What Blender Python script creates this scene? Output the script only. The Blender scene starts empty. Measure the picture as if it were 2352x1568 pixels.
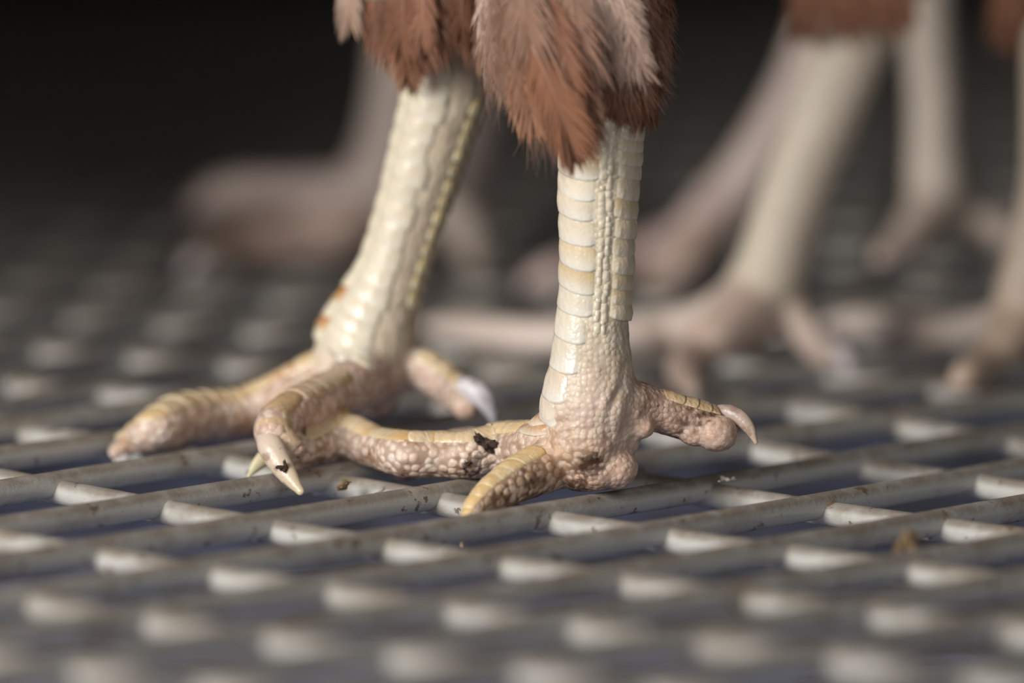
import bpy, bmesh, math, random
import numpy as np
from mathutils import Vector, Matrix, noise as mnoise
from mathutils.bvhtree import BVHTree

random.seed(11); RNG = np.random.default_rng(11)
SC = bpy.context.scene; COL = SC.collection
MM = 0.001

# ------------------------------------------------------------------ camera
F_PX = 17400.0; PITCH = math.radians(7.39); ROLL = math.radians(0.59); CAM_H = 189.3   # mm, frame 2352 x 1568
cx_, sx_ = math.cos(PITCH), math.sin(PITCH)
FWD = np.array([0, cx_, -sx_]); UP0 = np.array([0, sx_, cx_]); RT0 = np.array([1.0, 0, 0])
RIGHT = RT0*math.cos(ROLL) + UP0*math.sin(ROLL); UP = UP0*math.cos(ROLL) - RT0*math.sin(ROLL)
CAM = np.array([0, 0, CAM_H])
cam_d = bpy.data.cameras.new('camera'); cam = bpy.data.objects.new('camera', cam_d); COL.objects.link(cam)
m = Matrix.Identity(4)
for i in range(3):
    m[i][0] = RIGHT[i]; m[i][1] = UP[i]; m[i][2] = -FWD[i]; m[i][3] = CAM[i]*MM
cam.matrix_world = m
cam_d.sensor_width = 36; cam_d.lens = F_PX/2352*36; cam_d.clip_start = 0.05; cam_d.clip_end = 50
cam_d.dof.use_dof = True; cam_d.dof.focus_distance = 1.279; cam_d.dof.aperture_fstop = 6.6
SC.camera = cam

# ------------------------------------------------------------------ world, daylight, exposure
w = bpy.data.worlds.new('barn_air'); SC.world = w; w.use_nodes = True
w.node_tree.nodes['Background'].inputs[0].default_value = (0.80, 0.88, 1.0, 1)
w.node_tree.nodes['Background'].inputs[1].default_value = 0.045

def area(name, loc, target, sx, sy, power, col):
    d = bpy.data.lights.new(name, 'AREA'); d.shape = 'RECTANGLE'; d.size = sx; d.size_y = sy; d.energy = power; d.color = col
    o = bpy.data.objects.new(name, d); COL.objects.link(o); o.location = loc
    o.rotation_euler = (Vector(target)-Vector(loc)).to_track_quat('-Z', 'Y').to_euler(); return o
# daylight from the open side of the barn, at the left and in front of the birds
area('daylight_opening', (-0.68, 0.62, 0.42), (0.0, 1.27, 0.03), 0.45, 0.40, 2.55, (1.0, 0.98, 0.95)).data.spread = math.radians(80)
area('front_fill', (0.42, 0.08, 0.45), (0.0, 1.25, 0.02), 0.9, 0.5, 0.60, (1.0, 0.98, 0.96)).data.spread = math.radians(70)  # added soft fill lamp from the camera side, lifts bar sides and toes
SC.view_settings.view_transform = 'Standard'; SC.view_settings.look = 'None'
SC.view_settings.exposure = 0.0; SC.view_settings.gamma = 1.0; SC.view_settings.use_curve_mapping = False

# ------------------------------------------------------------------ helpers: geometry in millimetres
def ray(px, py):
    x, y = px-1176.0, py-784.0
    d = FWD + RIGHT*(x/F_PX) - UP*(y/F_PX); return d
def at_y(px, py, Y):                      # a point of the place at depth Y
    d = ray(px, py); return CAM + d*((Y-CAM[1])/d[1])
def at_z(px, py, z):                      # a point at height z over the slats
    d = ray(px, py); return CAM + d*((z-CAM[2])/d[2])
def to_px(p):
    v = np.asarray(p)-CAM; d = v@FWD
    return 1176+F_PX*(v@RIGHT)/d, 784-F_PX*(v@UP)/d
def px_mm(Y): return Y/F_PX
def resting(px, py, r):                   # centre of a round member of r pixels that lies on the slats
    z = 5.0
    for _ in range(6):
        p = at_z(px, py, z); z = r*px_mm(p[1])*0.97
    return p
Y0 = at_z(1385, 1124, 0)[1]

def catmull(P, R, n=8):
    P = np.asarray(P, float); R = np.asarray(R, float)
    Q = np.vstack([2*P[0]-P[1], P, 2*P[-1]-P[-2]]); S = np.concatenate([[R[0]], R, [R[-1]]])
    op, orr = [], []
    for i in range(1, len(Q)-2):
        for k in range(n):
            t = k/n; a = (-t+2*t*t-t**3)/2; b = (2-5*t*t+3*t**3)/2; c = (t+4*t*t-3*t**3)/2; d = (-t*t+t**3)/2
            op.append(a*Q[i-1]+b*Q[i]+c*Q[i+1]+d*Q[i+2]); orr.append(a*S[i-1]+b*S[i]+c*S[i+1]+d*S[i+2])
    op.append(P[-1]); orr.append(R[-1])
    return np.array(op), np.maximum(np.array(orr), 0.05)

class Tube:
    """a tapering limb: centre line, radii, and attributes carried to the skin"""
    def __init__(s, P, R, col=(.8,.7,.55), dirt=0.2, bead=0.4, squash=1.0, ref=None, n=8):
        s.P, s.R = catmull(P, R, n); s.n = n; s.col = col; s.dirt = dirt; s.bead = bead; s.squash = squash
        T = np.gradient(s.P, axis=0); s.T = T/np.linalg.norm(T, axis=1)[:, None]
        s.ref = np.array(ref if ref is not None else (0, -1.0, 0), float)
    def frame(s, i):
        i = min(max(i, 0), len(s.P)-1.001); k = int(i); f = i-k
        c = s.P[k]*(1-f)+s.P[k+1]*f; t = s.T[k]*(1-f)+s.T[k+1]*f; t = t/np.linalg.norm(t); r = s.R[k]*(1-f)+s.R[k+1]*f
        u = s.ref-t*(s.ref@t); u = u/np.linalg.norm(u); v = np.cross(u, t)
        return c, t, u, v, r
    def at(s, axis, val):                # sample index where the centre line crosses a value of x or y in the frame
        q = np.array([to_px(p)[axis] for p in s.P])
        o = np.argsort(q); return float(np.interp(val, q[o], np.arange(len(q))[o]))
    def mesh(s, seg=20):
        V, Fc = [], []
        rings = []
        N = len(s.P)
        for i in range(N): rings.append((i, 1.0, 0.0))
        caps0 = [(0, math.cos(a), -math.sin(a)) for a in (1.35, .9, .45)]
        caps1 = [(N-1, math.cos(a), math.sin(a)) for a in (.45, .9, 1.35)]
        for (i, kr, off) in caps0+rings+caps1:
            c, t, u, v, r = s.frame(i)
            c = c+t*r*off
            for k in range(seg):
                a = 2*math.pi*k/seg
                V.append(c+(u*math.cos(a)*s.squash-v*math.sin(a))*r*kr)
        M = len(V)//seg
        for j in range(M-1):
            for k in range(seg):
                k2 = (k+1) % seg
                Fc.append((j*seg+k, j*seg+k2, (j+1)*seg+k2, (j+1)*seg+k))
        Fc.append(tuple(range(seg-1, -1, -1))); Fc.append(tuple((M-1)*seg+k for k in range(seg)))
        return V, Fc

def raw_mesh(parts):
    V, Fc = [], []
    for v, f in parts:
        o = len(V); V += [tuple(p) for p in v]; Fc += [tuple(i+o for i in q) for q in f]
    me = bpy.data.meshes.new('tmp'); me.from_pydata(V, [], Fc); me.update(); return me

def grow(parts, voxel, smooth):
    """union of overlapping closed shapes as one continuous skin"""
    me = raw_mesh(parts); o = bpy.data.objects.new('tmp', me); COL.objects.link(o)
    r = o.modifiers.new('r', 'REMESH'); r.mode = 'VOXEL'; r.voxel_size = voxel
    if smooth:
        k = o.modifiers.new('s', 'SMOOTH'); k.factor = 0.5; k.iterations = smooth
    dg = bpy.context.evaluated_depsgraph_get(); ev = o.evaluated_get(dg); em = bpy.data.meshes.new_from_object(ev)
    V = np.empty(len(em.vertices)*3); em.vertices.foreach_get('co', V); V = V.reshape(-1, 3)
    N = np.empty(len(em.vertices)*3); em.vertices.foreach_get('normal', N); N = N.reshape(-1, 3)
    Fc = [tuple(p.vertices) for p in em.polygons]
    bpy.data.objects.remove(o); bpy.data.meshes.remove(me); bpy.data.meshes.remove(em)
    return V, N, Fc

def mesh_obj(name, V, Fc, mat, parent=None, smooth=True, attrs=None, origin=None):
    V = np.asarray(V, float); org = np.zeros(3) if origin is None else np.asarray(origin, float)
    me = bpy.data.meshes.new(name); me.from_pydata([tuple(p) for p in ((V-org)*MM)], [], Fc)
    if attrs:
        for k, a in attrs.items():
            a = np.asarray(a, float)
            if a.ndim == 2:
                at = me.attributes.new(k, 'FLOAT_COLOR', 'POINT'); at.data.foreach_set('color', np.c_[a, np.ones(len(a))].ravel())
            else:
                at = me.attributes.new(k, 'FLOAT', 'POINT'); at.data.foreach_set('value', a)
    me.polygons.foreach_set('use_smooth', [smooth]*len(me.polygons)); me.update()
    if mat: me.materials.append(mat)
    o = bpy.data.objects.new(name, me); COL.objects.link(o); o.location = Vector(org*MM)
    if parent:
        o.parent = parent; o.location = Vector(org*MM)-parent.location
    return o
def empty(name, loc):
    o = bpy.data.objects.new(name, None); COL.objects.link(o); o.location = Vector(np.asarray(loc)*MM); o.empty_display_size = .01; return o
def tag(o, label=None, cat=None, group=None, kind=None):
    for k, v in (('label', label), ('category', cat), ('group', group), ('kind', kind)):
        if v: o[k] = v
    return o
def box(x0, x1, y0, y1, z0, z1):
    V = [(x, y, z) for z in (z0, z1) for y in (y0, y1) for x in (x0, x1)]
    return V, [(0, 2, 3, 1), (4, 5, 7, 6), (0, 1, 5, 4), (2, 6, 7, 3), (0, 4, 6, 2), (1, 3, 7, 5)]

# ------------------------------------------------------------------ materials
class Mat:
    def __init__(s, name, rough=.5, color=(.5,.5,.5)):
        s.m = bpy.data.materials.new(name); s.m.use_nodes = True; s.nt = s.m.node_tree
        s.b = s.nt.nodes['Principled BSDF']; s.b.inputs['Roughness'].default_value = rough; s.b.inputs['Base Color'].default_value = (*color, 1)
        s.co = s.n('ShaderNodeTexCoord').outputs['Object']
    def n(s, t, **kw):
        x = s.nt.nodes.new(t)
        for k, v in kw.items():
            if k in x.inputs: s.put(x.inputs[k], v)
            else: setattr(x, k, v)
        return x
    def put(s, sock, v):
        if isinstance(v, bpy.types.NodeSocket): s.nt.links.new(v, sock)
        elif isinstance(v, (tuple, list)) and len(v) == 3 and sock.type == 'RGBA': sock.default_value = (*v, 1)
        else: sock.default_value = v
    def set(s, **kw):
        for k, v in kw.items(): s.put(s.b.inputs[k.replace('_', ' ')], v)
    def attr(s, name, kind='Fac'): return s.n('ShaderNodeAttribute', attribute_name=name).outputs[kind]
    def noise(s, scale, detail=3, rough=.55, co=None):
        return s.n('ShaderNodeTexNoise', Vector=co or s.co, Scale=scale, Detail=detail, Roughness=rough).outputs['Fac']
    def voro(s, scale, feature='F1', rnd=1.0, co=None, out='Distance'):
        return s.n('ShaderNodeTexVoronoi', feature=feature, Vector=co or s.co, Scale=scale, Randomness=rnd).outputs[out]
    def step(s, v, a, b, lo=0.0, hi=1.0):
        x = s.n('ShaderNodeMapRange', interpolation_type='SMOOTHSTEP'); s.put(x.inputs[0], v)
        for i, q in zip((1, 2, 3, 4), (a, b, lo, hi)): x.inputs[i].default_value = q
        return x.outputs[0]
    def math(s, op, a, b=0.0):
        x = s.n('ShaderNodeMath', operation=op); s.put(x.inputs[0], a); s.put(x.inputs[1], b); return x.outputs[0]
    def mix(s, f, a, b, mode='MIX'):
        x = s.n('ShaderNodeMix', data_type='RGBA', blend_type=mode); s.put(x.inputs[0], f); s.put(x.inputs[6], a); s.put(x.inputs[7], b); return x.outputs[2]
    def bump(s, h, dist, strength=1.0, normal=None):
        x = s.n('ShaderNodeBump', Height=h, Distance=dist, Strength=strength)
        if normal: s.put(x.inputs['Normal'], normal)
        return x.outputs[0]

def skin_material():
    M = Mat('scaly_skin', .45)
    col = M.attr('col', 'Color'); dirt = M.attr('dirt'); bead = M.attr('bead')
    warp = M.n('ShaderNodeVectorMath', operation='ADD')
    nz = M.n('ShaderNodeTexNoise', Vector=M.co, Scale=420, Detail=2).outputs['Color']
    sc = M.n('ShaderNodeVectorMath', operation='SCALE'); M.put(sc.inputs[0], nz); sc.inputs[3].default_value = .0007
    M.put(warp.inputs[0], M.co); M.put(warp.inputs[1], sc.outputs[0])
    d1 = M.voro(620, 'F1', .75, warp.outputs[0]); d2_ = M.voro(1000, 'F1', .7, warp.outputs[0])
    cell = M.voro(620, 'F1', .75, warp.outputs[0], 'Color')
    big = M.step(bead, .62, .8)
    dd = M.math('ADD', M.math('MULTIPLY', d1, big), M.math('MULTIPLY', d2_, M.math('SUBTRACT', 1, big)))
    beads = M.math('SUBTRACT', 1, M.step(dd, .22, .66))
    crev = M.step(dd, .42, .68)
    # per-scale tint
    hv = M.n('ShaderNodeSeparateColor', Color=cell).outputs[0]
    c = M.mix(M.math('MULTIPLY', M.step(hv, .2, .9), M.math('MULTIPLY', bead, .6)), col, (.90, .79, .68))
    c = M.mix(M.math('MULTIPLY', M.step(M.noise(260, 4), .48, .68), M.math('MULTIPLY', bead, .35)), c, (.60, .38, .28))
    c = M.mix(M.math('MULTIPLY', M.step(M.noise(190, 5, .7), .47, .66), M.math('MULTIPLY', M.step(bead, .45, 1.0), .6)), c, (.50, .26, .12))
    # grime settled between the scales and in patches
    dn = M.step(M.noise(150, 5, .65), .45, .64)
    g1 = M.math('MULTIPLY', M.math('MULTIPLY', crev, bead), M.math('ADD', M.math('MULTIPLY', dirt, .95), .14))
    c = M.mix(M.math('MINIMUM', g1, .8), c, (.23, .115, .055))
    g2 = M.math('MULTIPLY', dn, dirt)
    c = M.mix(M.math('MINIMUM', M.math('MULTIPLY', g2, .75), .92), c, (.17, .08, .036))
    pt_ = M.step(M.math('ADD', dirt, M.math('MULTIPLY', M.noise(480, 4, .65), 1.6)), 1.55, 2.1)
    c = M.mix(M.math('MULTIPLY', pt_, .85), c, (.075, .035, .018))
    sp = M.math('MULTIPLY', M.step(M.noise(520, 3, .6), .66, .72), M.step(dirt, .1, .8))
    c = M.mix(M.math('MULTIPLY', sp, .85), c, (.05, .028, .018))
    rgh = M.step(M.noise(300, 3), .3, .7, .36, .58)
    fine = M.noise(2600, 3)
    h = M.math('ADD', M.math('MULTIPLY', beads, M.math('POWER', bead, 1.6)), M.math('MULTIPLY', fine, .10))
    M.set(Base_Color=c, Roughness=rgh, Normal=M.bump(h, .00034, .85), Subsurface_Weight=.22, Subsurface_Scale=.0014, Subsurface_Radius=(1, .42, .25), Specular_IOR_Level=.45)
    return M.m
def scute_material():
    M = Mat('horny_scale', .32)
    col = M.attr('col', 'Color'); e = M.attr('edge')
    st = M.n('ShaderNodeMapping', Vector=M.co, Scale=(900, 900, 180)).outputs[0]
    c = M.mix(M.math('MULTIPLY', M.step(M.noise(330, 4), .5, .72), .22), col, (.55, .34, .16))
    c = M.mix(M.math('MULTIPLY', M.step(M.noise(700, 3), .60, .72), .5), c, (.90, .86, .78))
    c = M.mix(M.math('MULTIPLY', e, .2), c, (.84, .77, .64))
    h = M.math('ADD', M.math('MULTIPLY', M.noise(1.0, 2, co=st), .5), M.noise(500, 3))
    M.set(Base_Color=c, Roughness=M.step(M.noise(420, 3), .3, .7, .16, .40), Normal=M.bump(h, .00032, .9), Subsurface_Weight=.2, Subsurface_Scale=.0012, Subsurface_Radius=(1, .6, .35), Specular_IOR_Level=.55)
    return M.m
def claw_material():
    M = Mat('claw_horn', .3)
    col = M.attr('col', 'Color')
    c = M.mix(M.math('MULTIPLY', M.step(M.noise(380, 4), .54, .66), .55), col, (.22, .12, .07))
    M.set(Base_Color=c, Roughness=.34, Normal=M.bump(M.noise(900, 3), .0002, .6), Subsurface_Weight=.25, Subsurface_Scale=.0015, Subsurface_Radius=(1, .8, .6))
    return M.m
def feather_material():
    M = Mat('feather_barbs', .62)
    col = M.attr('col', 'Color')
    c = M.mix(M.math('MULTIPLY', M.noise(350, 3), .35), col, (.46, .27, .18))
    M.set(Base_Color=c, Roughness=.6, Sheen_Weight=.12, Sheen_Roughness=.4, Specular_IOR_Level=.3)
    return M.m
def slat_material():
    M = Mat('grey_plastic_coating', .35)
    geo = M.n('ShaderNodeNewGeometry'); nz = M.n('ShaderNodeSeparateXYZ', Vector=geo.outputs['Normal']).outputs[2]
    P = geo.outputs['Position']
    dust = M.math('MULTIPLY', M.step(nz, .15, .75), M.step(M.noise(180, 4, .6, P), .28, .6, .45, 1))
    c = M.mix(M.math('MULTIPLY', dust, .8), (.53, .515, .475), (.175, .135, .095))
    smear = M.step(M.noise(70, 5, .65, P), .48, .68)
    c = M.mix(M.math('MULTIPLY', smear, .45), c, (.21, .15, .10))
    spot = M.step(M.noise(330, 4, .6, P), .615, .67)
    c = M.mix(M.math('MULTIPLY', spot, .8), c, (.12, .065, .03))
    rgh = M.math('ADD', M.math('MULTIPLY', dust, .45), .27)
    M.set(Base_Color=c, Roughness=rgh, Normal=M.bump(M.noise(900, 4, .6, P), .00018, .6), Specular_IOR_Level=.4)
    return M.m
SKIN, SCUTE, CLAW, FEATHER, SLAT = skin_material(), scute_material(), claw_material(), feather_material(), slat_material()
def plain(name, c1, c2, scale, rough):
    M = Mat(name, rough); M.set(Base_Color=M.mix(M.step(M.noise(scale, 5), .35, .65), c1, c2)); return M.m
PIT = plain('blue_pit_sheet_painted_shade', (.24, .28, .48), (.035, .035, .05), 55, .35)  # blue sheet; the dark tone paints shadows of the bars into its colour
WALL = plain('dark_barn_boards', (.030, .023, .018), (.016, .013, .011), 6, .9)
CRUMB = plain('dark_dirt', (.028, .020, .017), (.07, .04, .025), 900, .8)
STRAW = plain('dry_crumb', (.30, .20, .10), (.12, .07, .035), 900, .8)
GRAIN = plain('pale_meal_crumb', (.75, .70, .62), (.55, .48, .40), 900, .8)

# ------------------------------------------------------------------ the setting
BAR_R = 2.15
def bar_mesh(L, r, seg=14, n=10, wob=.12, seed=0):
    rs = random.Random(seed); V, Fc = [], []
    ph = rs.random()*6
    for i in range(n+1):
        t = i/n; x = (t-.5)*L; oy = wob*math.sin(ph+t*19); oz = -abs(wob*.8*math.sin(ph*2+t*13))
        for k in range(seg):
            a = 2*math.pi*k/seg; V.append((x, oy+r*math.cos(a), oz+r*1.04*math.sin(a)))
    for i in range(n):
        for k in range(seg):
            k2 = (k+1) % seg; Fc.append((i*seg+k, (i+1)*seg+k, (i+1)*seg+k2, i*seg+k2))
    Fc.append(tuple(range(seg))); Fc.append(tuple(n*seg+k for k in range(seg-1, -1, -1)))
    return V, Fc
def panel(name, org, yaw, gu, gv, grange, nrange, keep, label, sag=None):
    """plastic-coated mesh: bars along u lie on top, cross bars along v are welded under them"""
    root = empty(name, (org[0], org[1], 0)); tag(root, label, 'floor', kind='structure')
    u = np.array([math.cos(yaw), math.sin(yaw)]); v = np.array([math.sin(yaw), -math.cos(yaw)]); o2 = np.array(org)
    def span(p, d):
        ts = [t for t in np.arange(-1000, 1000, 4.0) if keep(p+d*t)]
        return (min(ts), max(ts)) if len(ts) > 2 else None
    def put(nm, p, d, ang, z, r):
        s = span(p, d)
        if not s: return
        L = s[1]-s[0]; c = p+d*(s[0]+s[1])/2
        V, Fc = bar_mesh(L, r, n=max(4, int(L/10)), seed=random.randint(0, 99999)); V = np.array(V)
        if sag is not None:
            W = c[None]+np.outer(V[:, 0], d); g = np.clip((W-o2)@v/gv, -2, 8); n = np.clip((W-o2)@u/gu, -2.5, 3.5)
            V[:, 2] += np.clip(sag[0]+sag[1]*g+sag[2]*n+sag[3]*g*g+sag[4]*g*n+sag[5]*n*n, -.9, 1.5)
        me = bpy.data.meshes.new(nm); me.from_pydata([tuple(q*MM) for q in V], [], Fc)
        me.polygons.foreach_set('use_smooth', [True]*len(me.polygons)); me.materials.append(SLAT)
        o = bpy.data.objects.new(nm, me); COL.objects.link(o); o.parent = root
        o.location = Vector(((c[0]-org[0])*MM, (c[1]-org[1])*MM, z*MM)); o.rotation_euler = (0, 0, ang)
    for g in grange: put('slat_bar', o2+v*(g*gv-2.0), u, yaw, -BAR_R*1.04, BAR_R)
    for n in nrange: put('cross_bar', o2+u*(n*gu+2.0), v, yaw-math.pi/2, -BAR_R*1.04-1.2, BAR_R*.97)
    return root
YAW_A = math.radians(48.18); UA = np.array([math.cos(YAW_A), math.sin(YAW_A)]); VA = np.array([math.sin(YAW_A), -math.cos(YAW_A)])
ORG_A = np.array([-77.4, 1271.7])
def inrect(p): return -190 < p[0] < 190 and 1015 < p[1] < 1600
def seam(p): return (p-ORG_A)@VA
panel('floor', ORG_A, YAW_A, 40.92, 25.4, range(-2, 22), range(-9, 12), lambda p: inrect(p) and seam(p) > -2.25*25.4, 'near panel of grey plastic-coated slat mesh under the standing hen', (.9, -.731, .317, .098, -.089, .064))
cB = at_z(352, 754, -3)[:2]
def inrectB(p): return -230 < p[0] < 260 and p[1] < 2300
panel('floor', cB, math.radians(62), 45, 20.5, range(-30, 34), range(-10, 22), lambda p: inrectB(p) and seam(p) < -2.5*25.4, 'far panel of grey slat mesh receding into the dark behind')
p_ = mesh_obj('ground', *box(-900, 1200, 500, 3000, -34, -30), PIT, smooth=False); tag(p_, 'bluish sheet lying in the pit under the slats, bar shade painted into its colour', 'pit floor', kind='structure')
wb = mesh_obj('wall_back', *box(-1500, 1700, 3000, 3060, -34, 1800), WALL, smooth=False); tag(wb, 'dark board wall far behind the hens', 'wall', kind='structure')
wr = mesh_obj('wall_right', *box(1200, 1260, 0, 3000, -34, 1800), WALL, smooth=False); tag(wr, 'dark board wall on the right, out of view', 'wall', kind='structure')
wl = mesh_obj('shade_board_left', *box(-262, -240, 1325, 3000, -34, 1800), WALL, smooth=False); tag(wl, 'unseen dark board partition added at the left to shade the far floor', 'wall', kind='structure')  # added out of view to keep the left light off the far floor
cl = mesh_obj('ceiling', *box(-1500, 1700, -200, 3060, 1800, 1840), WALL, smooth=False); tag(cl, 'dark low barn ceiling out of view', 'ceiling', kind='structure')

# ------------------------------------------------------------------ hens
CREAM = (.74, .63, .46); PINK = (.66, .45, .34); PALE = (.74, .61, .48); GREYISH = (.62, .56, .46); BROWN = (.32, .135, .07); TAN = (.42, .22, .11)
def toe(ctrl, dirt=.45, bead=1.0, col=PINK, floor=True, ref=(0, 0, 1)):
    P, R = [], []
    for c in ctrl:
        if len(c) == 3: p = resting(*c)
        else: p = at_y(c[0], c[1], Y0+c[3])
        P.append(p); R.append(c[2]*px_mm(p[1]))
    return Tube(P, R, col, dirt, bead, ref=ref)
def dbar(x, x0, y0, k): return at_z(x, y0-k*(x-x0), 0)[1]-Y0      # depth of the top of a slat bar
def limb(ctrl, dy, **k):
    P = [at_y(x, y, Y0+dy+(e[0] if e else 0)) for x, y, r, *e in ctrl]; R = [r*px_mm(p[1]) for (x, y, r, *e), p in zip(ctrl, P)]
    return Tube(P, R, **k)
def blob(px, py, r, dy, col, dirt, bead, sq=1.0):
    p = at_y(px, py, Y0+dy); rr = r*px_mm(p[1]); return Tube([p-np.array([.4, 0, 0]), p, p+np.array([.4, 0, 0])], [rr, rr, rr], col, dirt, bead, n=2)

def vnoise(P, scale):
    return np.array([mnoise.noise(p) for p in (P*scale).tolist()])

DIRT_SPOTS = [(1362, 1062, 24, 1.5), (1345, 1075, 45, .5), (1085, 1070, 34, 1.0), (1110, 1020, 30, .7), (1615, 962, 45, .8), (1225, 1125, 60, .6), (1150, 1150, 40, .5), (1395, 1000, 14, .6), (1060, 1100, 40, .6), (940, 1085, 50, .5),
    (1470, 940, 18, .6), (1325, 1120, 26, .8), (740, 1050, 40, .5), (845, 1045, 22, .6), (1560, 1000, 30, .4)]
def build_body(parent, tubes, voxel, smooth, torso=None, relief=0.0):
    V, N, Fc = grow([t.mesh() for t in tubes], voxel, smooth)
    S = np.vstack([t.P for t in tubes]); SR = np.concatenate([t.R for t in tubes])
    SCc = np.vstack([getattr(t, 'cols', None) if hasattr(t, 'cols') else np.tile(t.col, (len(t.P), 1)) for t in tubes]); SD = np.concatenate([np.full(len(t.P), t.dirt) for t in tubes]); SB = np.concatenate([np.full(len(t.P), t.bead) for t in tubes])
    col = np.empty((len(V), 3)); dirt = np.empty(len(V)); bead = np.empty(len(V))
    for i in range(0, len(V), 6000):
        d = np.linalg.norm(V[i:i+6000, None, :]-S[None], axis=2)/SR[None]
        wgt = np.exp(-6*(d*d-1))+1e-9; wgt /= wgt.sum(1)[:, None]
        col[i:i+6000] = wgt@SCc; dirt[i:i+6000] = wgt@SD; bead[i:i+6000] = wgt@SB
    if relief:
        nz = vnoise(V, .45)*.5+vnoise(V, 1.1)*.3
        V = V+N*(nz*relief)[:, None]
        dv = V-CAM; dz = dv@FWD; x, y = 1176+F_PX*(dv@RIGHT)/dz, 784-F_PX*(dv@UP)/dz; front = V[:, 1] < Y0+40        # creases of the ankle, flattened sole
        mk = np.exp(-((x-1425)/48)**2-((y-925)/70)**2)*front; V = V+N*(mk*.30*np.sin((x+(y-900)*.30)/6.5+vnoise(V, .25)*2))[:, None]
        mk = np.exp(-((x-1290)/60)**2-((y-985)/26)**2)*front; V = V+N*(mk*.28*np.sin((y+(x-1290)*.12)/4.2+vnoise(V, .25)))[:, None]
        sole = (x > 1270) & (x < 1480) & (V[:, 2] < .1) & front; V[sole, 2] = .1+(V[sole, 2]-.1)*.12
        vn = .7+.6*vnoise(V, 1.3)
        for sx, sy, sr, am in DIRT_SPOTS:
            blot = np.exp(-(((x-sx)**2+(y-sy)**2)/sr**2))*front*vn; dirt = dirt+np.clip(blot, 0, 1)*am
    bvh = BVHTree.FromPolygons([tuple(p) for p in V], Fc)
    if torso is not None:
        tv, tn, tf = grow([t.mesh() for t in torso], 4.0, 8)
        tc = np.vstack([t.P for t in torso]); o = len(V)
        V = np.vstack([V, tv]); Fc = Fc+[tuple(i+o for i in f) for f in tf]
        k = len(tv); col = np.vstack([col, np.tile(BROWN, (k, 1))]); dirt = np.r_[dirt, np.zeros(k)]; bead = np.r_[bead, np.zeros(k)]
    o = mesh_obj('body', V, Fc, SKIN, parent, attrs={'col': col, 'dirt': dirt, 'bead': bead}, origin=np.array(parent.location)/MM)
    return o, bvh

def scute(parent, bvh, T, i0, i1, ph0, ph1, lift=.35, bulge=.3, col=CREAM, tip=(.84, .75, .58), k=3.2, nA=11, nB=13, skew=0.0):
    A = np.r_[0, .035, np.linspace(.12, .90, nA-4), .965, 1]; B = np.r_[0, .035, np.linspace(.1, .9, nB-4), .965, 1]
    V, C, E = [], [], []; jit = random.uniform(.8, 1.35); i0 += random.uniform(-.25, .25); i1 += random.uniform(-.25, .25); skew += random.uniform(-.03, .05); col = np.array(col)*random.uniform(.93, 1.05)
    for ia, a in enumerate(A):
        for ib, b in enumerate(B):
            bb = 2*b-1; q = (1-min(abs(bb), .995)**k)**(1/k); aa = .5+(a-.5)*(.25+.75*q)
            t = i0+(i1-i0)*(aa+skew*bb); ph = math.radians(ph0+(ph1-ph0)*b)
            c, tg, u, v, r = T.frame(t)
            d = u*math.cos(ph)+v*math.sin(ph)
            hit = bvh.ray_cast(Vector(c+d*r*1.75), Vector(-d), r*1.9)
            p = np.array(hit[0]) if hit[0] is not None else c+d*r
            edge = ia in (0, len(A)-1) or ib in (0, len(B)-1)
            h = lift*(.05+.95*a**1.3)*(1-.8*abs(bb)**5)+bulge*(1-abs(bb)**2.5)*math.sin(math.pi*min(1, .1+a*.78))*jit
            V.append(p+d*(-.25 if edge else h))
            f = min(1, a*1.15)**1.6*.95; C.append(np.array(col)*(1-f)+np.array(tip)*f); E.append(1.0 if (ia >= len(A)-2 or edge) else 0.0)
    n = len(B); Fc = [(i*n+j, i*n+j+1, (i+1)*n+j+1, (i+1)*n+j) for i in range(len(A)-1) for j in range(n-1)]
    # close underneath
    rim = [j for j in range(n)]+[i*n+n-1 for i in range(1, len(A))]+[(len(A)-1)*n+j for j in range(n-2, -1, -1)]+[i*n for i in range(len(A)-2, 0, -1)]
    Fc.append(tuple(rim))
    V = np.array(V); return mesh_obj('leg_scale', V, Fc, SCUTE, parent, attrs={'col': C, 'edge': E}, origin=V.mean(0))

def claw(parent, ctrl, dys, c0, c1, squash=.75):
    P = [at_y(x, y, Y0+d) for (x, y, r), d in zip(ctrl, dys)]; R = [r*px_mm(p[1]) for (x, y, r), p in zip(ctrl, P)]
    T = Tube(P, R, squash=squash); V, Fc = T.mesh(16); V = np.array(V)
    s = np.linspace(0, 1, len(V)); C = np.outer(1-s, c0)+np.outer(s, c1)
    return mesh_obj('claw', V, Fc, CLAW, parent, attrs={'col': C}, origin=V[:16].mean(0))

def torso_of(cx, cy, yaw, z=215, s=1.0):
    f = np.array([math.cos(yaw), math.sin(yaw), 0]); c = np.array([cx, cy, z])
    def T(pts): return Tube([c+f*a*s+np.array([0, 0, b])*s for a, b, r in pts], [r*s for a, b, r in pts], BROWN, 0, 0)
    return [T([(-165, 55, 22), (-110, 30, 55), (-40, 5, 84), (40, 0, 88), (105, 20, 62), (130, 60, 40), (145, 115, 28), (155, 145, 24)]),
            T([(150, 145, 22), (168, 148, 18), (195, 140, 5)]), T([(-130, 40, 34), (-190, 100, 30), (-215, 150, 14)])]

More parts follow.
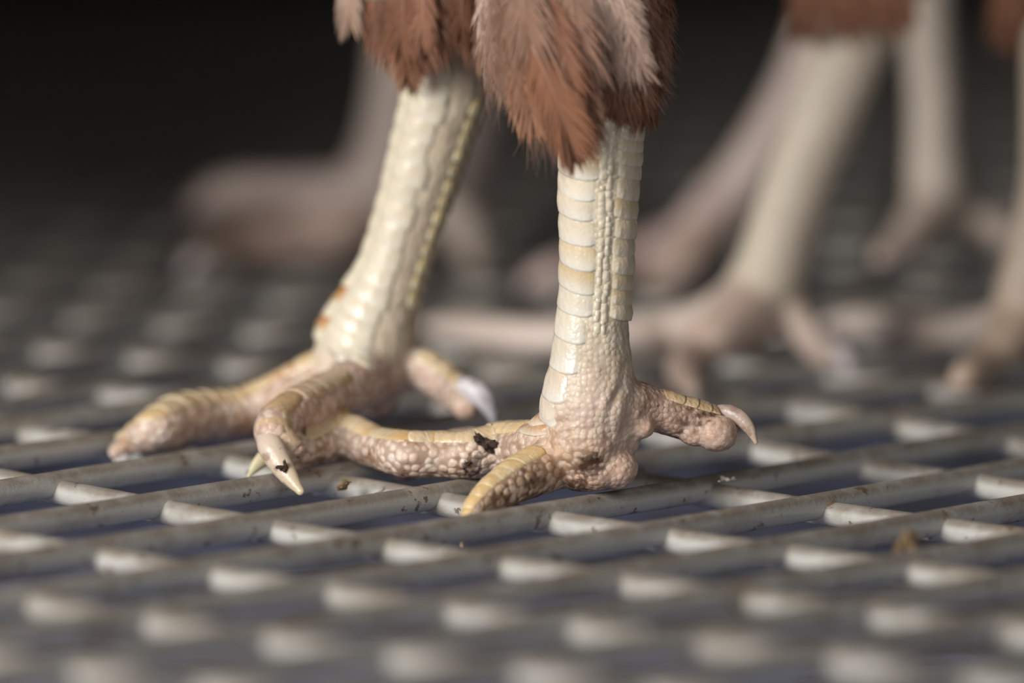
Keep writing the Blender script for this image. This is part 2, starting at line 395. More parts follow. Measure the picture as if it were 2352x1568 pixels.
def feather_mesh(P0, P1, face, W, c_in, c_out, sag=.12, nb=90, fluff=.15, rs=random):
    """one feather: a tapering shaft with separate barbs on both sides"""
    P0, P1, face = np.array(P0, float), np.array(P1, float), np.array(face, float)
    L = np.linalg.norm(P1-P0); t0 = (P1-P0)/L; face = face-t0*(face@t0); face /= np.linalg.norm(face); side = np.cross(t0, face)
    bend = rs.uniform(-.06, .06)*L
    def shaft(s): return P0+t0*L*s+face*(4*s*(1-s)*sag*L*.5)-face*(s*s*sag*L*.35)+side*bend*4*s*(1-s)
    V, Fc, C = [], [], []
    def strip(pts, ws, nrm, cols):
        o = len(V)
        for i, (p, w_) in enumerate(zip(pts, ws)):
            d = pts[min(i+1, len(pts)-1)]-pts[max(i-1, 0)]; x = np.cross(d, nrm); x = x/(np.linalg.norm(x)+1e-9)
            V.append(p-x*w_); V.append(p+x*w_); C.append(cols[i]); C.append(cols[i])
        for i in range(len(pts)-1): Fc.append((o+2*i, o+2*i+1, o+2*i+3, o+2*i+2))
    ss = np.linspace(0, .97, 9); cs = np.array(c_in)*1.0
    strip([shaft(s)+face*.12 for s in ss], [.16*(1-s*.85) for s in ss], face, [np.clip(np.array(c_out)*1.5+.12, 0, .8)]*9)
    for sd in (-1, 1):
        clump = 0
        for i in range(nb):
            s = .06+.94*(i+rs.random()*.6)/nb
            if rs.random() < .16: clump = rs.uniform(-.16, .16)
            prof = math.sin(math.pi*min(1, (s*.92+.1))**.8)**.55 if s < .98 else .3
            wl = W*.5*max(prof, .22)*rs.uniform(.86, 1.05)*(1+fluff*rs.uniform(-.6, .6))
            ang = math.radians(40-20*s)+clump*.5+rs.uniform(-.08, .08)*(1+fluff*4)
            d = t0*math.cos(ang)+side*sd*math.sin(ang); ll = wl/max(.35, math.sin(ang))
            curl = face*rs.uniform(-.10, .02)*ll*(1+fluff*3); p = shaft(s)
            pts = [p, p+d*ll*.4+t0*ll*.02-face*.02*ll, p+d*ll*.75+t0*ll*.07+curl*.5, p+d*ll+t0*ll*.16+curl]
            b = rs.uniform(.90, 1.08)*(1+clump*.6); mixv = min(1, max(0, .5*s+rs.uniform(-.15, .15)))
            cc = (np.array(c_in)*(1-mixv)+np.array(c_out)*mixv)*b
            wb_ = L/nb*.85
            strip(pts, [wb_*.8, wb_, wb_*.75, wb_*.12], face+side*rs.uniform(-.2, .2), [cc, cc, cc*1.04, cc*1.08])
    return np.array(V), Fc, np.clip(np.array(C), 0, 1)
def feather(parent, P0, P1, face, W, c_in, c_out, **k):
    V, Fc, C = feather_mesh(P0, P1, face, W, c_in, c_out, **k)
    return mesh_obj('feather', V, Fc, FEATHER, parent, attrs={'col': C}, origin=P0)
def down(parent, roots, dirs, lens, cols, width=.055):
    V, Fc, C = [], [], []
    for p, d, L, c in zip(roots, dirs, lens, cols):
        x = np.cross(d, (0.2, -1, .1)); x /= np.linalg.norm(x)+1e-9; o = len(V)
        bendv = RNG.normal(0, .22, 3)
        for j in range(5):
            t = j/4; q = p+d*L*t+bendv*L*t*t*.6+np.array([0, 0, -1])*L*t*t*.18; w_ = width*(1-.8*t)
            V += [q-x*w_, q+x*w_]; C += [c, c]
        for j in range(4): Fc.append((o+2*j, o+2*j+1, o+2*j+3, o+2*j+2))
    o = mesh_obj('down_fluff', np.array(V), Fc, FEATHER, parent, attrs={'col': np.clip(C, 0, 1)}, origin=V[0]); o['kind'] = 'stuff'; return o

# ---- the hen in focus
hen = empty('hen', at_z(1150, 1080, 0)); tag(hen, 'sharp brown hen in front standing on two scaly cream legs', 'hen')
DL = 56.0            # depth of the far leg behind the near one
near_shank = limb([(1330, -140, 215, 4), (1385, -30, 130, 2), (1412, 80, 98), (1402, 170, 92), (1386, 262, 92), (1378, 360, 91), (1373, 500, 86), (1370, 600, 82), (1365, 700, 81), (1361, 770, 86), (1360, 840, 95), (1358, 890, 106), (1357, 940, 112), (1362, 1000, 100)], 0, col=CREAM, dirt=.18, bead=.52)
near_shank.cols = np.array([np.array(CREAM)+(np.array((.68, .51, .40))-np.array(CREAM))*min(1, max(0, (to_px(p)[1]-800)/150)) for p in near_shank.P])
near_mid = toe([(1330, 988, 80, 0), (1235, 1028, 66, 6), (1150, 1034, 61, 13), (1080, 1046, 56), (1000, 1045, 53), (930, 1043, 54), (862, 1028, 47), (800, 1008, 55), (745, 1013, 52), (700, 1032, 42), (655, 1050, 30), (630, 1060, 22)], dirt=.36, bead=1.0, col=(.80, .62, .49))
nb_ = lambda x, r: dbar(x, 1085, 1162, .172)+r*px_mm(Y0)*.75
near_in = toe([(1345, 1010, 90, -2), (1285, 1056, 68, nb_(1285, 60)), (1225, 1084, 58, nb_(1225, 58)), (1170, 1112, 50, nb_(1170, 50)), (1122, 1144, 39, nb_(1122, 44)), (1088, 1176, 28, nb_(1088, 42)), (1072, 1205, 18, nb_(1072, 42))], dirt=.55, bead=.8, col=(.74, .52, .36))
near_out = toe([(1330, 1000, 80, 6), (1260, 1035, 52), (1200, 1030, 46), (1130, 1024, 42), (1060, 1020, 38), (1010, 1022, 26)], dirt=.4, bead=.8)
near_hal = toe([(1420, 930, 74, 0), (1490, 937, 54, 2), (1550, 955, 50, 3), (1600, 970, 50, 4), (1646, 980, 46, 5), (1676, 974, 28, 5)], dirt=.6, bead=.55, col=PINK, ref=(0, 0, 1))
near = [near_shank, near_mid, near_in, near_out, near_hal,
        blob(1385, 1060, 68, 0, PINK, .5, .5), blob(1412, 1076, 50, -3, PINK, .4, .5), blob(1340, 1076, 56, -2, PINK, .6, .6), blob(1300, 1060, 62, 0, PINK, .4, .7), blob(1372, 1084, 44, -4, PINK, .5, .5), blob(1290, 1000, 70, 2, PALE, .1, .5), blob(1412, 1005, 56, 0, PINK, .3, .4),
        blob(1648, 996, 43, 2, PINK, .4, .35), blob(1598, 990, 36, 2, PINK, .5, .4), blob(1565, 972, 34, 3, PINK, .6, .4), blob(1473, 982, 27, -2, PINK, .5, .4), blob(1440, 960, 55, 0, PINK, .4, .4),
        blob(930, 1062, 42, 30, PINK, .6, 1), blob(1030, 1062, 40, 22, PINK, .6, 1)]
far_shank = limb([(960, -140, 200, -4), (1030, -30, 130, -2), (1040, 60, 102), (1027, 200, 98), (1000, 300, 91), (972, 400, 86), (942, 500, 80), (910, 600, 79), (890, 655, 86), (871, 705, 97), (853, 752, 110), (838, 795, 116), (822, 832, 108)], DL, col=CREAM, dirt=.15, bead=.4)
far_mid = toe([(835, 810, 88, DL), (770, 858, 74, DL), (690, 895, 62, DL+1), (620, 926, 57, DL+3), (550, 951, 56), (480, 957, 56), (412, 966, 58), (352, 990, 46), (305, 1014, 32, dbar(305, 260, 1036, .117)+3.0), (270, 1036, 22, dbar(270, 260, 1036, .117)+3.0)], dirt=.3, bead=1.0, col=(.80, .60, .47))
far_in = toe([(850, 850, 84, DL-3), (800, 890, 62, DL-14), (742, 914, 54, DL-23), (692, 934, 50, DL-31), (648, 958, 47, DL-37), (628, 988, 47, DL-41), (640, 1018, 43, DL-42), (660, 1042, 28, DL-42)], dirt=.4, bead=.75, col=(.72, .52, .41))
dtip = far_in.P[-1][1]-Y0; dmidtip = far_mid.P[-1][1]-Y0; nmtip = near_mid.P[-1][1]-Y0; nitip = near_in.P[-1][1]-Y0
far_out = toe([(850, 850, 70, DL+2), (800, 880, 44, DL+10), (720, 890, 36, DL+12), (650, 895, 30, DL+14)], dirt=.4, bead=.8)
far_hal = toe([(885, 820, 70, DL), (950, 842, 54, DL-1), (1000, 868, 48, DL-3), (1045, 902, 43, DL-4), (1072, 928, 34, DL-5)], dirt=.3, bead=.6, col=(.74, .55, .44))
far = [far_shank, far_mid, far_in, far_out, far_hal, blob(868, 910, 48, DL, (.50, .30, .22), .5, .6), blob(840, 905, 46, DL, PINK, .4, .6), blob(1070, 938, 27, DL-6, PINK, .3, .4), blob(674, 1034, 26, dtip, PINK, .5, .6), blob(800, 850, 80, DL, PALE, .1, .4), blob(880, 850, 72, DL, PALE, .1, .4)]
torso = torso_of(8, Y0+DL*.5, math.radians(192), 205, .85)
body, BV = build_body(hen, near+far, .42, 11, torso, relief=.24)

# horny scales down the near shank: big front column, narrower rear column
ys = [352, 398, 440, 489, 545, 600, 652, 710, 766, 838, 905, 950]
for i in range(len(ys)-1):
    a, b = near_shank.at(1, ys[i]-17), near_shank.at(1, ys[i+1]+8)
    c = random.choice([(.72, .56, .33), (.66, .47, .22), (.76, .64, .46)]) if i < 6 else ((.76, .66, .50) if i < 9 else (.72, .58, .44)); c2 = c if i < 8 else (.50, .24, .10)
    scute(hen, BV, near_shank, a, b, -112+random.uniform(-4, 4), (-2 if i < 7 else (-10, -16, -30, -44)[i-7])+random.uniform(-5, 3), .34, .45, c, (.82, .76, .66), skew=.22, k=2.6)
    scute(hen, BV, near_shank, a-2, b-2, -185, -106, .36, .3, c2, (.80, .68, .50))
for i, (y, p0, p1) in enumerate(((930, -125, -88), (952, -118, -78), (972, -112, -72))):
    scute(hen, BV, near_shank, near_shank.at(1, y-14), near_shank.at(1, y+16), p0, p1, .22, .4, (.52, .27, .12) if i < 3 else (.72, .58, .44), (.82, .72, .58), k=2.2, nA=8, nB=9)
ys = [250, 282, 311, 340, 372, 408, 452, 498, 543, 580, 618, 655, 690, 722]
for i in range(len(ys)-1):
    a, b = near_shank.at(1, ys[i]-12), near_shank.at(1, ys[i+1]+6)
    scute(hen, BV, near_shank, a, b, 24+random.uniform(-3, 3), 118, .34, .45, random.choice([(.70, .54, .32), (.64, .47, .25), (.72, .58, .40)]), (.79, .69, .54), skew=.08, k=2.8)
for y in range(285, 760, 17):            # small scales in the two seams between the columns
    for p0, p1 in ((0, 10), (11, 21)):
        q = y+random.uniform(-7, 7); hh = random.uniform(7, 15); p0 += random.uniform(-2, 2); p1 += random.uniform(-1, 3)
        scute(hen, BV, near_shank, near_shank.at(1, q-hh), near_shank.at(1, q+hh), p0+random.uniform(-1, 1), p1+random.uniform(-1, 1), .05, .18, (.74, .62, .45), (.78, .69, .54), k=2.2, nA=7, nB=7)
# far shank
ys = [130, 175, 222, 270, 320, 368, 415, 462, 512, 560, 606, 650, 690, 725, 757, 790, 820]
for i in range(len(ys)-1):
    a, b = far_shank.at(1, ys[i]-15), far_shank.at(1, ys[i+1]+8); low = i > 10
    c = (.55, .22, .07) if low and i % 2 == 0 else (.82, .73, .56)
    scute(hen, BV, far_shank, a, b, -66, (6 if i < 10 else 12)+random.uniform(-6, 6), .36, .36, (.76, .66, .48), (.80, .73, .60), skew=.12)
    scute(hen, BV, far_shank, a-1, b-1, -150, -58, .6 if low else .4, .35, c, (.66, .44, .22) if low and i % 2 == 0 else (.84, .74, .55))
for i, y in enumerate(range(205, 640, 36)):
    a, b = far_shank.at(1, y), far_shank.at(1, y+40)
    scute(hen, BV, far_shank, a, b, 38, 70+random.uniform(-5, 5), .22, .4, (.76, .60, .30), (.84, .74, .52), k=2.2, nA=8, nB=9)
    scute(hen, BV, far_shank, a+1, b+1, 74, 120, .22, .3, (.70, .58, .42), (.8, .7, .55), k=2.4, nA=8, nB=9)
# toe scales along the upper side
def toe_scales(T, xs, w0, w1, lift, cols, tip=(.74, .56, .35), **k):
    for i in range(len(xs)-1):
        a, b = sorted((T.at(0, xs[i]), T.at(0, xs[i+1])))
        scute(hen, BV, T, a-1.2, b+1.2, -w0, w1, lift, .22, random.choice(cols), tip, k=4, nA=9, nB=15, **k)
AMB = [(.60, .36, .14), (.72, .52, .28), (.78, .62, .40), (.66, .44, .20)]
for (xs, l_) in (([1216, 1198, 1182, 1163, 1140], .5), ([1140, 1100, 1066, 1038, 1010, 980, 950, 915, 880], .22), ([880, 842, 805, 772, 745, 722, 700], .3)):
    toe_scales(near_mid, xs, 70, 50, l_, AMB)
toe_scales(near_in, [1228, 1210, 1192, 1168, 1145, 1124, 1104, 1086, 1074], 75, 42, .18, [(.78, .52, .22), (.74, .47, .19), (.78, .58, .30)], tip=(.80, .60, .34))
toe_scales(far_mid, [742, 716, 690, 664, 640, 610, 580, 548, 512, 476, 440, 405, 372, 342, 315, 292], 75, 50, .5, AMB+[(.45, .20, .07)])
toe_scales(far_in, [770, 745, 722, 700, 680, 660, 645], 75, 62, .2, [(.62, .42, .26), (.58, .38, .2)], tip=(.70, .52, .36))
toe_scales(far_hal, [968, 992, 1016, 1040, 1062], 60, 60, .35, [(.74, .56, .30), (.8, .66, .44)])
toe_scales(near_hal, [1515, 1548, 1580, 1612, 1645], 50, 50, .25, [(.62, .40, .20), (.68, .47, .27)])

HORN = (.66, .62, .60); HY = (.70, .60, .38)
claw(hen, [(1655, 948, 20), (1678, 950, 21), (1702, 962, 19), (1722, 985, 14), (1736, 1016, 5)], [5, 4, 3, 2, 1], (.46, .36, .34), (.48, .36, .26))
claw(hen, [(612, 1000, 26), (622, 1026, 31), (642, 1062, 28), (666, 1097, 21), (690, 1128, 10)], [dtip-.8, dtip-3.2, dtip-5, dtip-7, dtip-9], (.70, .56, .48), (.64, .52, .34))
claw(hen, [(1060, 885, 22), (1086, 895, 27), (1112, 918, 24), (1127, 945, 16), (1134, 968, 7)], [DL-6, DL-7, DL-8, DL-8, DL-8], (.70, .66, .68), (.62, .60, .62))
claw(hen, [(640, 1035, 22), (612, 1048, 20), (588, 1070, 14), (572, 1092, 5)], [nmtip+2, nmtip, nmtip-1, nmtip-2], HY, (.68, .62, .38))
claw(hen, [(1078, 1196, 20), (1066, 1222, 15), (1062, 1252, 5)], [nitip, nitip, nitip+1], HY, HY)
claw(hen, [(282, 1052, 18), (272, 1078, 13), (268, 1104, 5)], [dmidtip, dmidtip, dmidtip+1], HORN, HORN)

# plumage of the thighs and belly
RUST = (.25, .098, .048); DRUST = (.15, .055, .027); ROSE = (.40, .24, .17); WHITE = (.52, .385, .315)
def plume(x0, y0, x1, y1, wpx, dy, c_in, c_out, face=(0, -1, .15), **k):
    P0, P1 = at_y(x0, y0, Y0+dy), at_y(x1, y1, Y0+dy-1.0); Wm = wpx*px_mm(P0[1])
    f = np.array(face)+np.array([random.uniform(-.3, .3), 0, random.uniform(-.15, .15)])
    return feather(hen, P0, P1, f, Wm, c_in, c_out, **k)
nf = -9.0
for (x0, y0, x1, y1, wd, dz, ci, co, kw) in [
    (1215, -60, 1275, 235, 120, -4, RUST, RUST, {}), (1150, -80, 1185, 150, 110, 0, ROSE, RUST, {'fluff': .5}), (1120, -60, 1150, 110, 90, 2, WHITE, ROSE, {'fluff': .7}),
    (1175, 20, 1225, 300, 95, -5, RUST, TAN, {}), (1190, 60, 1310, 345, 120, -8, (.30, .118, .055), RUST, {'nb': 120}), (1230, 70, 1335, 330, 110, -6, RUST, DRUST, {'nb': 120}),
    (1255, 130, 1320, 362, 95, -7, RUST, (.27, .105, .048), {}), (1280, 40, 1350, 290, 110, -4, DRUST, DRUST, {}), (1165, 70, 1200, 290, 70, -2, TAN, RUST, {'fluff': .3}),
    (1240, -40, 1300, 190, 120, -7, (.27, .11, .06), RUST, {}), (1300, -60, 1330, 140, 120, -6, ROSE, RUST, {'fluff': .5}), (1150, 60, 1172, 210, 60, 2, ROSE, TAN, {'fluff': .6}),
    (1330, 120, 1350, 268, 90, -4, ROSE, RUST, {'fluff': .4}), (1200, -90, 1225, 120, 120, -8, ROSE, RUST, {'fluff': .4}), (1180, 110, 1265, 318, 70, -3, TAN, RUST, {})]:
    plume(x0, y0, x1, y1, wd, nf+dz, ci, co, **kw)
# short feathers wrapping the near hock
for i in range(110):
    a = math.radians(random.uniform(-85, 100)); y = random.uniform(-90, 150); c, tg, u, v, r = near_shank.frame(near_shank.at(1, y))
    d = u*math.cos(a)+v*math.sin(a); base = c+d*(r*1.0+.2)
    ln = random.uniform(5.0, 8.0); dirn = np.array([random.uniform(-.15, .40) if y < 70 else random.uniform(-.15, .15), 0, -.9]); dirn /= np.linalg.norm(dirn)
    tip = base+dirn*ln+d*random.uniform(-.2, .5)
    lowc = max((y-20)/90, abs(math.degrees(a)+10)/60, random.uniform(-.8, .5))
    ci = np.array(WHITE)*(1-max(0, min(1, lowc)))+np.array(RUST)*max(0, min(1, lowc)); ci = ci*random.uniform(.8, 1.1)
    feather(hen, base, tip, d+np.array([0, 0, .25]), random.uniform(4.0, 6.5), ci, (np.array(RUST)*max(.2, min(1, lowc))+np.array(ROSE)*(1-max(.2, min(1, lowc))))*random.uniform(.75, 1.2), fluff=.5, nb=50, sag=.12)
for i in range(20):
    x0 = random.uniform(1325, 1440); y0 = random.uniform(-70, 70); x1 = x0+random.uniform(15, 75); y1 = y0+random.uniform(95, 135); k = random.random()
    plume(x0, y0, min(x1, 1500), min(y1, 200), random.uniform(40, 62), -9.2-random.uniform(0, 1.2), np.array(WHITE)*(1-.35*k), np.array(ROSE)*(1.15-.3*k), fluff=.7, nb=70)
# cuff over the top of the near shank
for i in range(26):
    a = math.radians(-50+155*i/25); y = random.uniform(120, 150); c, tg, u, v, r = near_shank.frame(near_shank.at(1, y)); d = u*math.cos(a)+v*math.sin(a)
    base = c+d*(r+.35); tip = base+np.array([random.uniform(-.8, 1.2), 0, -random.uniform(6.2, 8.0)])+d*random.uniform(-.15, .5)
    feather(hen, base, tip, d, random.uniform(3.2, 4.6), np.array(RUST)*random.uniform(.75, 1.15), np.array(DRUST)*random.uniform(.8, 1.3), fluff=.4, nb=60, sag=.06)
# far thigh
df = DL-9
for (x0, y0, x1, y1, wd, dz, ci, co) in [(880, -90, 908, 130, 95, 0, RUST, RUST), (905, -70, 935, 178, 85, -2, RUST, TAN), (890, -40, 945, 205, 60, 3, DRUST, TAN), (945, -90, 960, 112, 110, -4, RUST, RUST),
    (1000, -90, 985, 108, 100, -5, DRUST, RUST), (1040, -90, 1030, 78, 100, -5, RUST, DRUST), (1080, -90, 1085, 85, 90, -4, RUST, DRUST), (1115, -90, 1108, 150, 70, -6, ROSE, TAN), (870, -80, 880, 100, 70, 1, RUST, RUST),
    (800, -90, 808, 62, 62, 0, WHITE, TAN), (1060, -60, 1060, 85, 60, -7, DRUST, RUST), (970, -60, 968, 100, 70, -7, RUST, RUST), (920, -60, 918, 120, 80, -6, RUST, RUST)]:
    plume(x0, y0, x1, y1, wd, df+dz, ci, co, fluff=.35)
roots, dirs, lens, cols = [], [], [], []
for i in range(2600):
    a = math.radians(random.uniform(-95, 115)); y = random.uniform(-80, 165); c, tg, u, v, r = near_shank.frame(near_shank.at(1, y)); d = u*math.cos(a)+v*math.sin(a)
    roots.append(c+d*(r+random.uniform(.1, 1.2))); q = d*.10+np.array([random.uniform(-.1, .5), 0, -.8])+RNG.normal(0, .16, 3); dirs.append(q/np.linalg.norm(q)); lens.append(random.uniform(2.5, 5.5))
    k = random.random()**1.5*(1 if abs(math.degrees(a)+5) < 45 and y < 120 else .4); cols.append((np.array(WHITE)*k+np.array(RUST)*(1-k))*random.uniform(.8, 1.15))
for i in range(700):
    x = random.uniform(1105, 1300); y = random.uniform(-20, 190) if x < 1200 else random.uniform(0, 300); p = at_y(x, y, Y0+nf-random.uniform(0, 8)); roots.append(p)
    q = np.array([random.uniform(-.1, .5), random.uniform(-.25, .1), -1])+RNG.normal(0, .15, 3); dirs.append(q/np.linalg.norm(q)); lens.append(random.uniform(3, 8)); k = random.random()*.7; cols.append(np.array(WHITE)*k+np.array(RUST)*(1-k))
for i in range(900):
    x = random.uniform(860, 1110); y = random.uniform(-30, 70); p = at_y(x, y, Y0+df-random.uniform(0, 5)); roots.append(p)
    q = np.array([random.uniform(-.2, .2), random.uniform(-.25, .1), -1])+RNG.normal(0, .12, 3); dirs.append(q/np.linalg.norm(q)); lens.append(random.uniform(3, 8)); k = random.random()*.5; cols.append(np.array(ROSE)*k+np.array(DRUST)*(1-k))
down(hen, roots, dirs, lens, cols)

# ---- hens in the background
def back_hen(label, tubes, claws, tors, plumes=(), base=None, cols=(RUST, DRUST)):
    h = empty('hen', base); tag(h, label, 'hen', 'hens in the background')
    build_body(h, tubes, .9, 4, tors, 0)
    for ctrl, dys in claws: claw(h, ctrl, dys, (.66, .60, .60), (.62, .56, .56))
    for (x0, y0, x1, y1, wd, dy) in plumes:
        P0, P1 = at_y(x0, y0, Y0+dy), at_y(x1, y1, Y0+dy); feather(h, P0, P1, (random.uniform(-.2, .2), -1, .2), wd*px_mm(P0[1]), cols[0], cols[1], fluff=.4, nb=40)
    return h
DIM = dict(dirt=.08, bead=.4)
# right: one bird stepping, two legs in view
dB = at_z(1620, 838, 0)[1]-Y0
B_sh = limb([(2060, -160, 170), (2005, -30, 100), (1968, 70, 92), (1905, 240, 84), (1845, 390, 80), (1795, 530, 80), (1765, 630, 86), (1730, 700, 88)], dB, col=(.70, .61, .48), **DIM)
B_mid = toe([(1720, 700, 84, dB), (1640, 735, 62, dB+4), (1560, 755, 55), (1460, 768, 52), (1350, 775, 48), (1230, 775, 44), (1110, 762, 40), (1020, 752, 30), (975, 750, 16)], **DIM, col=(.74, .62, .54))
B_in = toe([(1710, 720, 80, dB-4), (1640, 775, 60, dB-14), (1588, 820, 48), (1570, 858, 40), (1588, 890, 26), (1600, 905, 14)], **DIM, col=(.64, .48, .39))
B_hal = toe([(1780, 690, 66, dB), (1825, 735, 46, dB-2), (1866, 785, 42, dB-4), (1905, 822, 34, dB-5)], **DIM, col=(.70, .55, .46))
d2 = dB+90
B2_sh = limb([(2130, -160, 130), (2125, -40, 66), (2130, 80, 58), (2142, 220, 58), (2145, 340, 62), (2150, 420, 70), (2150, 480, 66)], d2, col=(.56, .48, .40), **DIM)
B2_mid = toe([(2150, 470, 64, d2), (2105, 530, 54, d2-10), (2070, 570, 44, d2-18), (2030, 590, 30, d2-24)], **DIM, col=(.5, .4, .34))
B2_out = toe([(2160, 460, 60, d2), (2230, 500, 40, d2+2), (2320, 545, 36, d2), (2400, 570, 30, d2)], **DIM, col=(.42, .34, .28))
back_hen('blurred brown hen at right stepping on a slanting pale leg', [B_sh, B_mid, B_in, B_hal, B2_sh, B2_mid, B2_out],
    [([(1900, 800, 24), (1930, 815, 26), (1950, 845, 18), (1955, 875, 8)], [dB-5, dB-6, dB-7, dB-7])], torso_of(at_y(2060, 0, Y0+dB)[0]+35, Y0+dB+80, math.radians(186), 205, .8),
    [(1850+i*34+random.uniform(-8, 8), -120, 1858+i*34, random.uniform(15, 50), 90, dB-9) for i in range(7)]+[(1840, -80, 1865, 75, 70, dB-8), (2350, -90, 2345, 95, 90, dB), (2320, -90, 2318, 60, 90, dB)],
    at_z(1800, 800, 0))
dC = at_z(2300, 860, 0)[1]-Y0
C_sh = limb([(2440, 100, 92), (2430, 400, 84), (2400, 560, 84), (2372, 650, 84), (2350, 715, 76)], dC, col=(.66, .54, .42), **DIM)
C_mid = toe([(2350, 710, 72, dC), (2290, 748, 52, dC+8), (2220, 760, 48), (2130, 758, 46), (2040, 750, 42), (1960, 742, 34), (1915, 738, 18)], **DIM, col=(.76, .64, .56))
C_in = toe([(2350, 730, 72, dC), (2310, 790, 54, dC-8), (2262, 838, 46), (2215, 868, 38), (2190, 885, 20)], **DIM, col=(.56, .42, .31))
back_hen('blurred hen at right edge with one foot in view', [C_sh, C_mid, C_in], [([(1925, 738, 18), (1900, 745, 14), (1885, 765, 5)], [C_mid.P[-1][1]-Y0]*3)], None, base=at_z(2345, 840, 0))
dE = at_z(1600, 660, 0)[1]-Y0
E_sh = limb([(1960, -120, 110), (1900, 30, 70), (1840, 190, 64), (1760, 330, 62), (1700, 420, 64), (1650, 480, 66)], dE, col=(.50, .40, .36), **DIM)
E_mid = toe([(1655, 470, 66, dE), (1590, 545, 60, dE-4), (1520, 580, 58), (1440, 596, 52), (1350, 612, 46), (1270, 630, 40), (1220, 645, 24)], **DIM, col=(.58, .44, .40))
E_in = toe([(1640, 490, 60, dE), (1570, 600, 46, dE-12), (1510, 640, 34)], **DIM, col=(.40, .28, .22))
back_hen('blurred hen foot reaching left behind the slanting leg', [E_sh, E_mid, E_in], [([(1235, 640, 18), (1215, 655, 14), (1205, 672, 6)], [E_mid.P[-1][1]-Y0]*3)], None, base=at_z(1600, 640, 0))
dF = at_z(700, 600, 0)[1]-Y0
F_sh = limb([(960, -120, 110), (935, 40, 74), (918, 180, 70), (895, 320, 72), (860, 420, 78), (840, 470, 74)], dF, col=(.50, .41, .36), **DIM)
F_mid = toe([(845, 440, 74, dF), (760, 445, 56, dF), (660, 440, 46, dF), (560, 440, 46, dF), (490, 455, 40, dF), (450, 480, 22, dF)], **DIM, col=(.50, .40, .36))
F_in = toe([(840, 480, 72, dF), (760, 540, 54, dF-8), (660, 545, 50), (570, 548, 46), (500, 565, 40), (450, 598, 28), (430, 625, 14)], **DIM, col=(.50, .36, .29))
F_hal = toe([(900, 470, 66, dF), (980, 470, 50, dF), (1050, 500, 46, dF-3), (1080, 570, 42, dF-5), (1092, 620, 22, dF-6)], **DIM, col=(.50, .41, .34))
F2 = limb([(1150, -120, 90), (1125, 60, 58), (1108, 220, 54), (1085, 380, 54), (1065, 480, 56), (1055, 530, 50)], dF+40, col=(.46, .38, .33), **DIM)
F2m = toe([(1055, 520, 50, dF+40), (1000, 560, 38, dF+40), (930, 575, 34, dF+40), (860, 580, 28, dF+40)], **DIM, col=(.44, .34, .29))
back_hen('faint blurred hen far behind between the two focused legs', [F_sh, F_mid, F_in, F_hal, F2, F2m], [([(455, 598, 18), (430, 620, 14), (418, 640, 5)], [F_in.P[-1][1]-Y0]*3)], torso_of(at_y(1060, 0, Y0+dF)[0]-10, Y0+dF+60, math.radians(178), 205, .8), base=at_z(840, 600, 0))

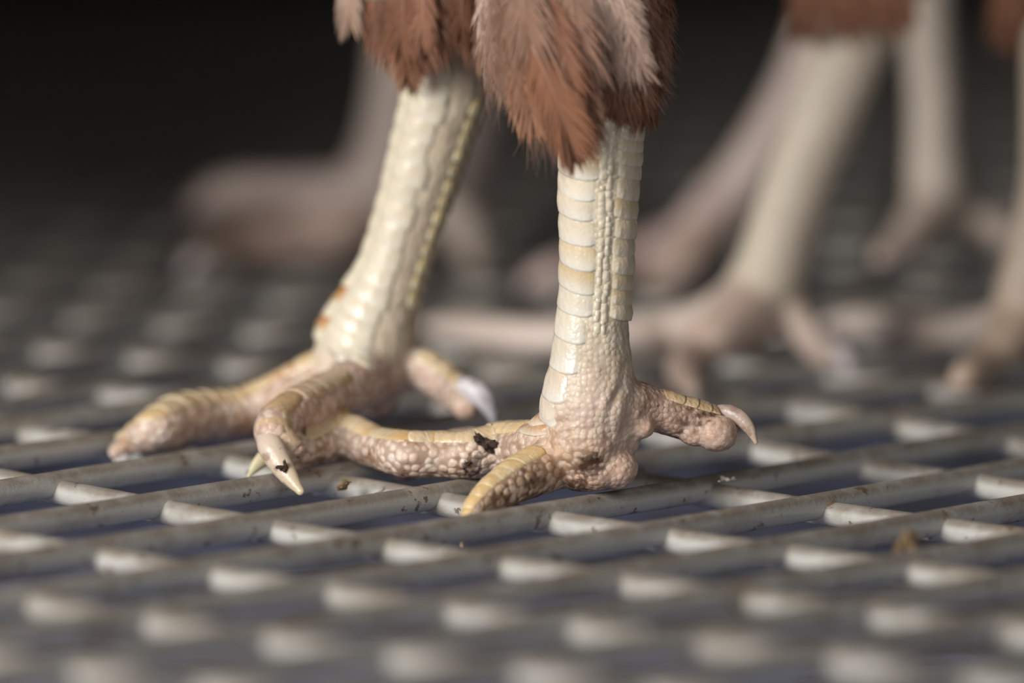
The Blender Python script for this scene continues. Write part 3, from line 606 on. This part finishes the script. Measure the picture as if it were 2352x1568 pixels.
# ------------------------------------------------------------------ crumbs
def crumb(name, px, py, rpx, dy, mat, label, cat, n=3, group=None):
    p = at_y(px, py, Y0+dy); r = rpx*px_mm(p[1]); bm = bmesh.new()
    for i in range(n):
        q = bmesh.ops.create_icosphere(bm, subdivisions=2, radius=r*random.uniform(.6, .95))['verts']
        off = Vector(RNG.normal(0, .45, 3)*r*np.array([1, .4, .8])) if i else Vector()
        ax = Vector(RNG.normal(0, 1, 3)).normalized(); sc = Vector((random.uniform(.8, 1.4), .45, random.uniform(.35, .8)))
        rot = Matrix.Rotation(random.uniform(0, 3), 3, ax)
        for v in q:
            c = v.co.copy(); c = Vector((c.x*sc.x, c.y*sc.y, c.z*sc.z)); c *= 1+.8*mnoise.noise(c/r*2.6+Vector((i*7, px*.37, 0))); v.co = rot@c+off
    V = [np.array(v.co)+p for v in bm.verts]; bm.verts.index_update(); Fc = [tuple(v.index for v in f.verts) for f in bm.faces]; bm.free()
    o = mesh_obj(name, V, Fc, mat, smooth=False, origin=p); return tag(o, label, cat, group)
def surf_dy(T, px): c, t, u, v, r = T.frame(T.at(0, px)); return c[1]-Y0-r
crumb('dirt_crumb', 1112, 1018, 22, surf_dy(near_mid, 1112)-.3, CRUMB, 'black flaky dirt crumb stuck on the near middle toe', 'dirt', 6)
crumb('dirt_crumb', 1076, 1064, 7, surf_dy(near_mid, 1076), CRUMB, 'tiny dark speck under the flaky crumb on the middle toe', 'dirt', 2)
crumb('dirt_crumb', 1070, 1082, 8, surf_dy(near_mid, 1070)+.6, CRUMB, 'lowest small dark speck on the near middle toe', 'dirt', 2)
crumb('dirt_crumb', 837, 1042, 7, surf_dy(near_mid, 837), CRUMB, 'small dark speck on the swelling near the middle toe tip', 'dirt', 2)
crumb('dirt_crumb', 1612, 966, 6, surf_dy(near_hal, 1612), CRUMB, 'left of two dark specks on the raised hind toe', 'dirt', 2)
crumb('dirt_crumb', 1638, 963, 7, surf_dy(near_hal, 1638), CRUMB, 'right of two dark specks on the raised hind toe', 'dirt', 2)
crumb('dirt_crumb', 650, 1072, 13, dtip-7.5, CRUMB, 'dark dirt stuck on the long curved claw', 'dirt', 5)
pb = at_z(788, 1112, -1.0); crumb('dropping_crumb', 788, 1113, 19, pb[1]-Y0, STRAW, 'brown crumb lodged beside the slat in front of the claw', 'crumb', 4)
pb = at_z(2085, 1243, 0.8); crumb('dropping_crumb', 2085, 1243, 24, pb[1]-Y0, STRAW, 'ragged tan crumb lying on a slat at right', 'crumb', 5)
for x, y, r, lb in ((1660, 1096, 7, 'largest white meal crumb in the little cluster on a slat crossing'), (1672, 1101, 5, 'middle white meal crumb in the cluster on a slat crossing'), (1683, 1099, 5, 'rightmost white meal crumb of the cluster on a slat crossing'), (1652, 1105, 3, 'tiniest white meal crumb, leftmost of the cluster on a slat crossing')):
    pb = at_z(x, y, .2); crumb('meal_crumb', x, y, r, pb[1]-Y0, GRAIN, lb, 'crumb', 3, 'white meal crumbs')
